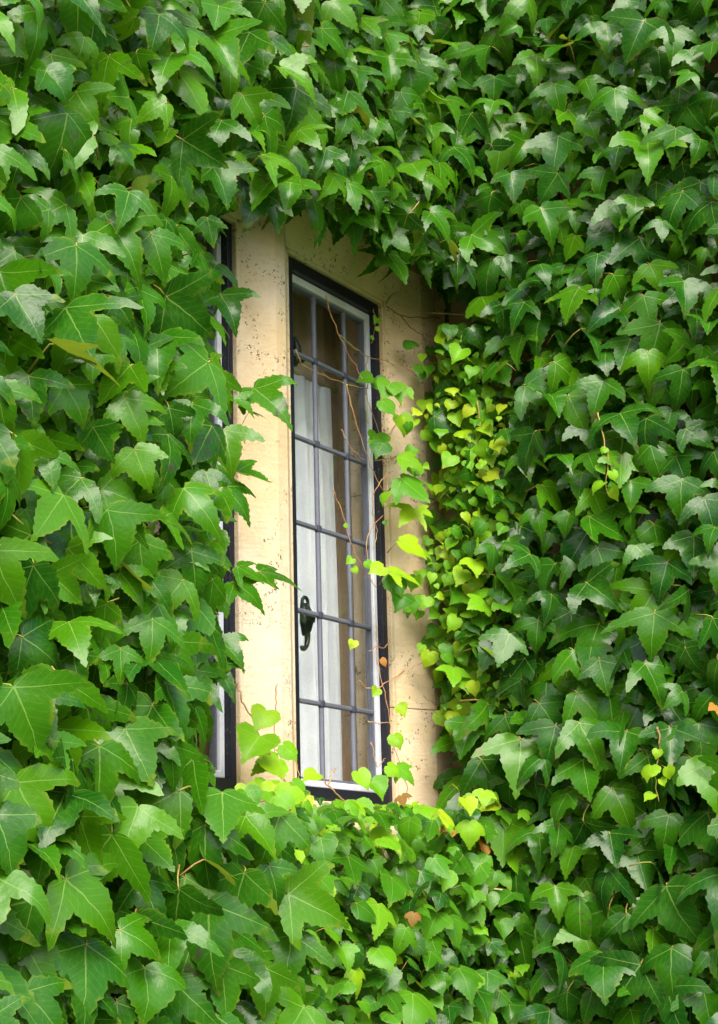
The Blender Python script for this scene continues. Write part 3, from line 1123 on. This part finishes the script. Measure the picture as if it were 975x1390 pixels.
# small young leaves and the leaf stalks' neighbours at the jamb
for b, t, k_, tone, nm in (
        ((505, 512), (488, 522), 'heart', 'mid', (-.5, -.7, .5)), ((510, 518), (525, 536), 'heart', 'mid', (-.6, -.6, .5)),
        ((530, 520), (520, 540), 'heart', 'young', (-.5, -.7, .5)), ((532, 528), (538, 552), 'heart', 'mid', (-.5, -.7, .5)),
        ((548, 530), (560, 546), 'heart', 'young', (-.5, -.7, .5)), ((520, 545), (534, 568), 'heart', 'mid', (-.5, -.7, .5)),
        ((512, 590), (508, 612), 'heart', 'mid', (-.5, -.7, .5)), ((505, 595), (520, 608), 'heart', 'young', (-.5, -.7, .5)),
        ((520, 602), (512, 622), 'heart', 'mid', (-.6, -.6, .5)), ((560, 690), (548, 712), 'mature', 'young', (-.6, -.6, .5)),
        ((568, 690), (585, 705), 'broad', 'young', (-.6, -.6, .5)), ((545, 735), (580, 760), 'broad', 'young', (-.4, -.6, .6)),
        ((530, 776), (575, 790), 'mature', 'young', (-.3, -.5, .8)), ((533, 782), (540, 812), 'heart', 'mid', (-.5, -.7, .4)),
        ((520, 770), (505, 782), 'heart', 'young', (-.5, -.7, .5)), ((545, 650), (572, 690), 'broad', 'mid', (-.6, -.6, .5)),
        ((545, 620), (575, 640), 'broad', 'young', (-.5, -.6, .6)), ((562, 470), (555, 452), 'heart', 'mid', (-.6, -.6, .5)),
        ((512, 432), (507, 440), 'heart', 'young', (-.5, -.8, .3)), ((510, 446), (518, 450), 'heart', 'young', (-.5, -.8, .3)),
        ((503, 458), (510, 460), 'heart', 'young', (-.5, -.8, .3)), ((540, 960), (549, 976), 'heart', 'young', (-.5, -.7, .4)),
        ((535, 998), (540, 1018), 'heart', 'young', (-.5, -.7, .4)), ((527, 1040), (545, 1056), 'heart', 'young', (-.4, -.7, .5)),
        ((540, 1040), (558, 1066), 'broad', 'young', (-.4, -.7, .5)), ((598, 965), (612, 990), 'heart', 'young', (-.6, -.6, .4)),
        ((478, 758), (471, 765), 'heart', 'young', (-.5, -.8, .3)), ((480, 770), (486, 780), 'heart', 'young', (-.5, -.8, .3)),
        ((498, 762), (505, 774), 'heart', 'young', (-.5, -.8, .3)), ((468, 712), (474, 717), 'heart', 'young', (-.5, -.8, .3)),
        ((480, 870), (475, 880), 'heart', 'young', (-.5, -.8, .3)), ((518, 895), (526, 906), 'heart', 'autumn', (-.5, -.8, .3)),
        ((512, 935), (505, 945), 'heart', 'young', (-.5, -.8, .3))):
    hand(ivyE, b, t, 1, FY - .03 if b[0] > 515 else -.055, k_, tone, nm)
for b, t, k_, tone, nm in (
        ((362, 965), (350, 985), 'heart', 'young', (-.4, -.7, .5)), ((352, 1000), (338, 1030), 'heart', 'young', (-.5, -.6, .6)),
        ((385, 1012), (402, 1036), 'heart', 'young', (-.4, -.7, .5)), ((358, 1032), (375, 1060), 'heart', 'young', (-.4, -.6, .7)),
        ((398, 1062), (414, 1084), 'heart', 'young', (-.4, -.7, .5)), ((345, 1062), (360, 1090), 'heart', 'young', (-.4, -.6, .6)),
        ((430, 1050), (418, 1062), 'heart', 'young', (-.4, -.7, .6)), ((487, 1048), (492, 1072), 'heart', 'young', (-.4, -.7, .5)),
        ((505, 1062), (512, 1088), 'heart', 'young', (-.4, -.7, .5)), ((320, 1072), (336, 1100), 'heart', 'young', (-.4, -.7, .5)),
        ((378, 1030), (362, 1052), 'broad', 'young', (-.4, -.6, .7)), ((412, 1088), (402, 1110), 'heart', 'young', (-.4, -.7, .5))):
    hand(ivyD, b, t, 1, FY - .05, k_, tone, nm)
# a few turned leaves
for x, y, iv, ax, c in ((600, 1122, ivyD, 1, -.25), (612, 1126, ivyD, 1, -.24), (640, 1128, ivyD, 0, XW - .19), (652, 1138, ivyD, 0, XW - .20), (660, 1146, ivyD, 0, XW - .20), (645, 1140, ivyD, 0, XW - .20),
                        (624, 434, ivyE, 0, XW - .03), (630, 452, ivyE, 0, XW - .04), (688, 866, ivyE, 0, XW - .17), (972, 958, ivyC, 0, XW - .23), (684, 1255, ivyD, 0, XW - .21), (562, 1240, ivyD, 1, -.28),
                        (545, 1080, ivyD, 1, -.2), (870, 80, ivyC, 0, XW - .12), (940, 740, ivyC, 0, XW - .12), (10, 700, ivyA, 1, -.2)):
    hand(iv, (x, y), (x + U(-9, 9), y + U(8, 18)), ax, c, 'broad', 'autumn', normal((-.6, -.5, .45), .4))
# pale tiny leaves hanging before the wing's ivy
for x, y in ((822, 608), (812, 632), (830, 640), (818, 655), (832, 662), (893, 1018), (884, 1040), (897, 1058), (886, 1078), (905, 1042),
             (648, 570), (655, 580), (640, 590), (650, 600), (652, 628), (662, 640), (640, 655), (672, 670), (665, 680)):
    hand(ivyE if x < 700 else ivyC, (x, y), (x + U(-9, 10), y + U(8, 19)), 0, XW - (.15 if x < 700 else .22), 'heart', 'young', normal((-.8, -.4, .4), .45))


# --- stems, shoots and tendrils
def stem(ivy, pts, r0, r1, name='stem', mat='bark', n=7, wob=.012):
    P = spline(pts, n)
    P = [p + Vector((G(0, wob), G(0, wob * .4), G(0, wob * .5))) for p in P]
    rad = [r0 + (r1 - r0) * i / (len(P) - 1) for i in range(len(P))]
    ivy.part(MB().tube(P, rad, 6), name, M[mat], smooth=True)


for x in (-1.9, -1.5, -1.15, -.95):
    stem(ivyA, [(x + .2, WY - .02, GZ - .03), (x + .05, WY - .02, -1.2), (x - .05, WY - .02, -.3), (x + .08, WY - .022, .6), (x + .02, WY - .02, 1.6)], .022, .007)
stem(ivyB, [(-.86, WY - .03, GZ - .03), (-.82, WY - .03, -.8), (-.84, WY - .03, .4), (-.78, WY - .03, 1.08), (-.5, WY - .03, 1.2), (-.1, WY - .03, 1.15), (.3, WY - .03, 1.3)], .018, .006)
for x in (-.4, -.1, .2):
    stem(ivyB, [(x, WY - .03, 1.15), (x + .05, WY - .02, 1.5), (x - .05, WY - .02, 2.3)], .008, .004)
for y in (-.16, -.36, -.62, -.9, -1.2, -1.6, -2.0):
    stem(ivyC, [(XW - .02, y - .1, GZ - .03), (XW - .02, y, -1.1), (XW - .02, y + .05, -.2), (XW - .02, y - .03, .7), (XW - .02, y + .04, 2.2)], .024, .008)
for x in (-.25, .1):
    stem(ivyD, [(x, WY - .03, GZ - .03), (x + .03, WY - .03, -1.2), (x - .04, WY - .03, -.6), (x + .02, WY - .05, -.34)], .012, .005)
stem(ivyE, [(XW - .02, -.14, GZ - .03), (XW - .02, -.13, -1.0), (XW - .02, -.12, -.1), (XW - .02, -.11, .9)], .010, .004)


def shoot(ivy, pxs, ax, c, r=.0013, mat='shoot', lift=0):
    P = [at(x, y, ax, c) for x, y in pxs]
    P = spline(P, 5)
    P = [p + Vector((0, G(0, .0012), G(0, .0012))) for p in P]
    ivy.part(MB().tube(P, [r * (1 - .45 * i / (len(P) - 1)) for i in range(len(P))], 5), 'shoot', M[mat], smooth=True)


YS = -.040
for pxs, mat in ((((520, 700), (505, 715), (498, 740), (500, 765)), 'shoot'), (((530, 640), (512, 660), (505, 690), (512, 720), (508, 745)), 'shoot'),
                 (((548, 560), (535, 580), (520, 596), (500, 600)), 'shoot'), (((500, 484), (497, 500), (500, 520), (495, 545), (500, 575)), 'petiole'), (((530, 870), (520, 880), (512, 878), (500, 884)), 'shoot'),
                 (((442, 402), (452, 435), (470, 475), (490, 512), (505, 560), (520, 600)), 'shoot'),
                 (((402, 474), (412, 496), (436, 508), (468, 520), (500, 528)), 'petiole'),
                 (((462, 455), (480, 470), (500, 484), (530, 492), (556, 515)), 'petiole'),
                 (((470, 520), (478, 555), (492, 600), (512, 650), (530, 690)), 'shoot'),
                 (((452, 665), (462, 690), (472, 725), (482, 750), (494, 775), (512, 800)), 'shoot'),
                 (((463, 582), (470, 598), (480, 612), (495, 625)), 'shoot'),
                 (((487, 923), (494, 930), (510, 935), (530, 922), (560, 905), (580, 890)), 'shoot'),
                 (((510, 850), (512, 872), (513, 900), (522, 940), (529, 975), (531, 1000), (540, 1030), (548, 1050)), 'shoot'),
                 (((506, 418), (509, 432), (509, 450), (505, 465)), 'petiole'),
                 (((508, 625), (530, 622), (550, 615), (575, 600)), 'petiole'),
                 (((512, 776), (540, 776), (575, 774), (605, 772)), 'shoot'),
                 (((500, 980), (515, 982), (530, 980)), 'shoot'), (((504, 1008), (508, 1025), (512, 1040), (524, 1028)), 'shoot')):
    shoot(ivyE, pxs, 1, YS, .0013, mat)
for pxs in (((812, 560), (818, 590), (826, 625), (822, 660), (828, 676)), ((892, 985), (896, 1015), (890, 1045), (894, 1088)), ((648, 545), (652, 580), (646, 612), (658, 645), (668, 690))):
    shoot(ivyC, pxs, 0, XW - (.15 if pxs[0][0] < 700 else .215), .0018, 'petiole')
for pxs in (((525, 415), (545, 428), (570, 432), (592, 430)), ((545, 428), (555, 442), (574, 456)), ((524, 412), (530, 402), (536, 398)), ((592, 432), (610, 428), (640, 430)), ((575, 520), (560, 505), (535, 490)),
            ((556, 1085), (550, 1060), (545, 1050)), ((575, 945), (590, 955), (610, 965)), ((605, 700), (590, 692), (572, 688)), ((600, 875), (580, 895), (560, 906))):
    shoot(ivyE, pxs, 1, FY - .012, .0012, 'bark' if pxs[0][1] < 450 else 'shoot')
for pxs in (((322, 928), (328, 950), (345, 978), (355, 1010), (366, 1024), (380, 1045), (396, 1080)), ((376, 928), (375, 960), (372, 1000), (372, 1030)),
            ((356, 1036), (375, 1048), (392, 1066)), ((400, 1015), (404, 1040), (408, 1065)), ((424, 1050), (440, 1060), (460, 1082)), ((446, 1065), (450, 1052), (458, 1044)),
            ((360, 1070), (385, 1085), (400, 1105)), ((470, 1090), (455, 1076), (440, 1062))):
    shoot(ivyD, pxs, 1, FY - .035, .0016, 'shoot')
for a, b, ax, c, iv in (((664, 505), (686, 470), 0, XW - .10, ivyC), ((636, 1204), (682, 1208), 0, XW - .22, ivyD), ((640, 1116), (648, 1108), 0, XW - .1, ivyD),
                        ((603, 912), (636, 938), 0, XW - .09, ivyE), ((560, 424), (640, 428), 0, XW - .05, ivyC)):
    p, q = at(*a, ax, c), at(*b, ax, c)
    iv.part(MB().tube([p, (p + q) / 2 + Vector((0, .003, .002)), q], [.002, .0022, .0016], 5), 'shoot', M['twig'], smooth=True)

for iv in IVIES:
    iv.finish()
print('LEAVES', [len(i.leaves) for i in IVIES])
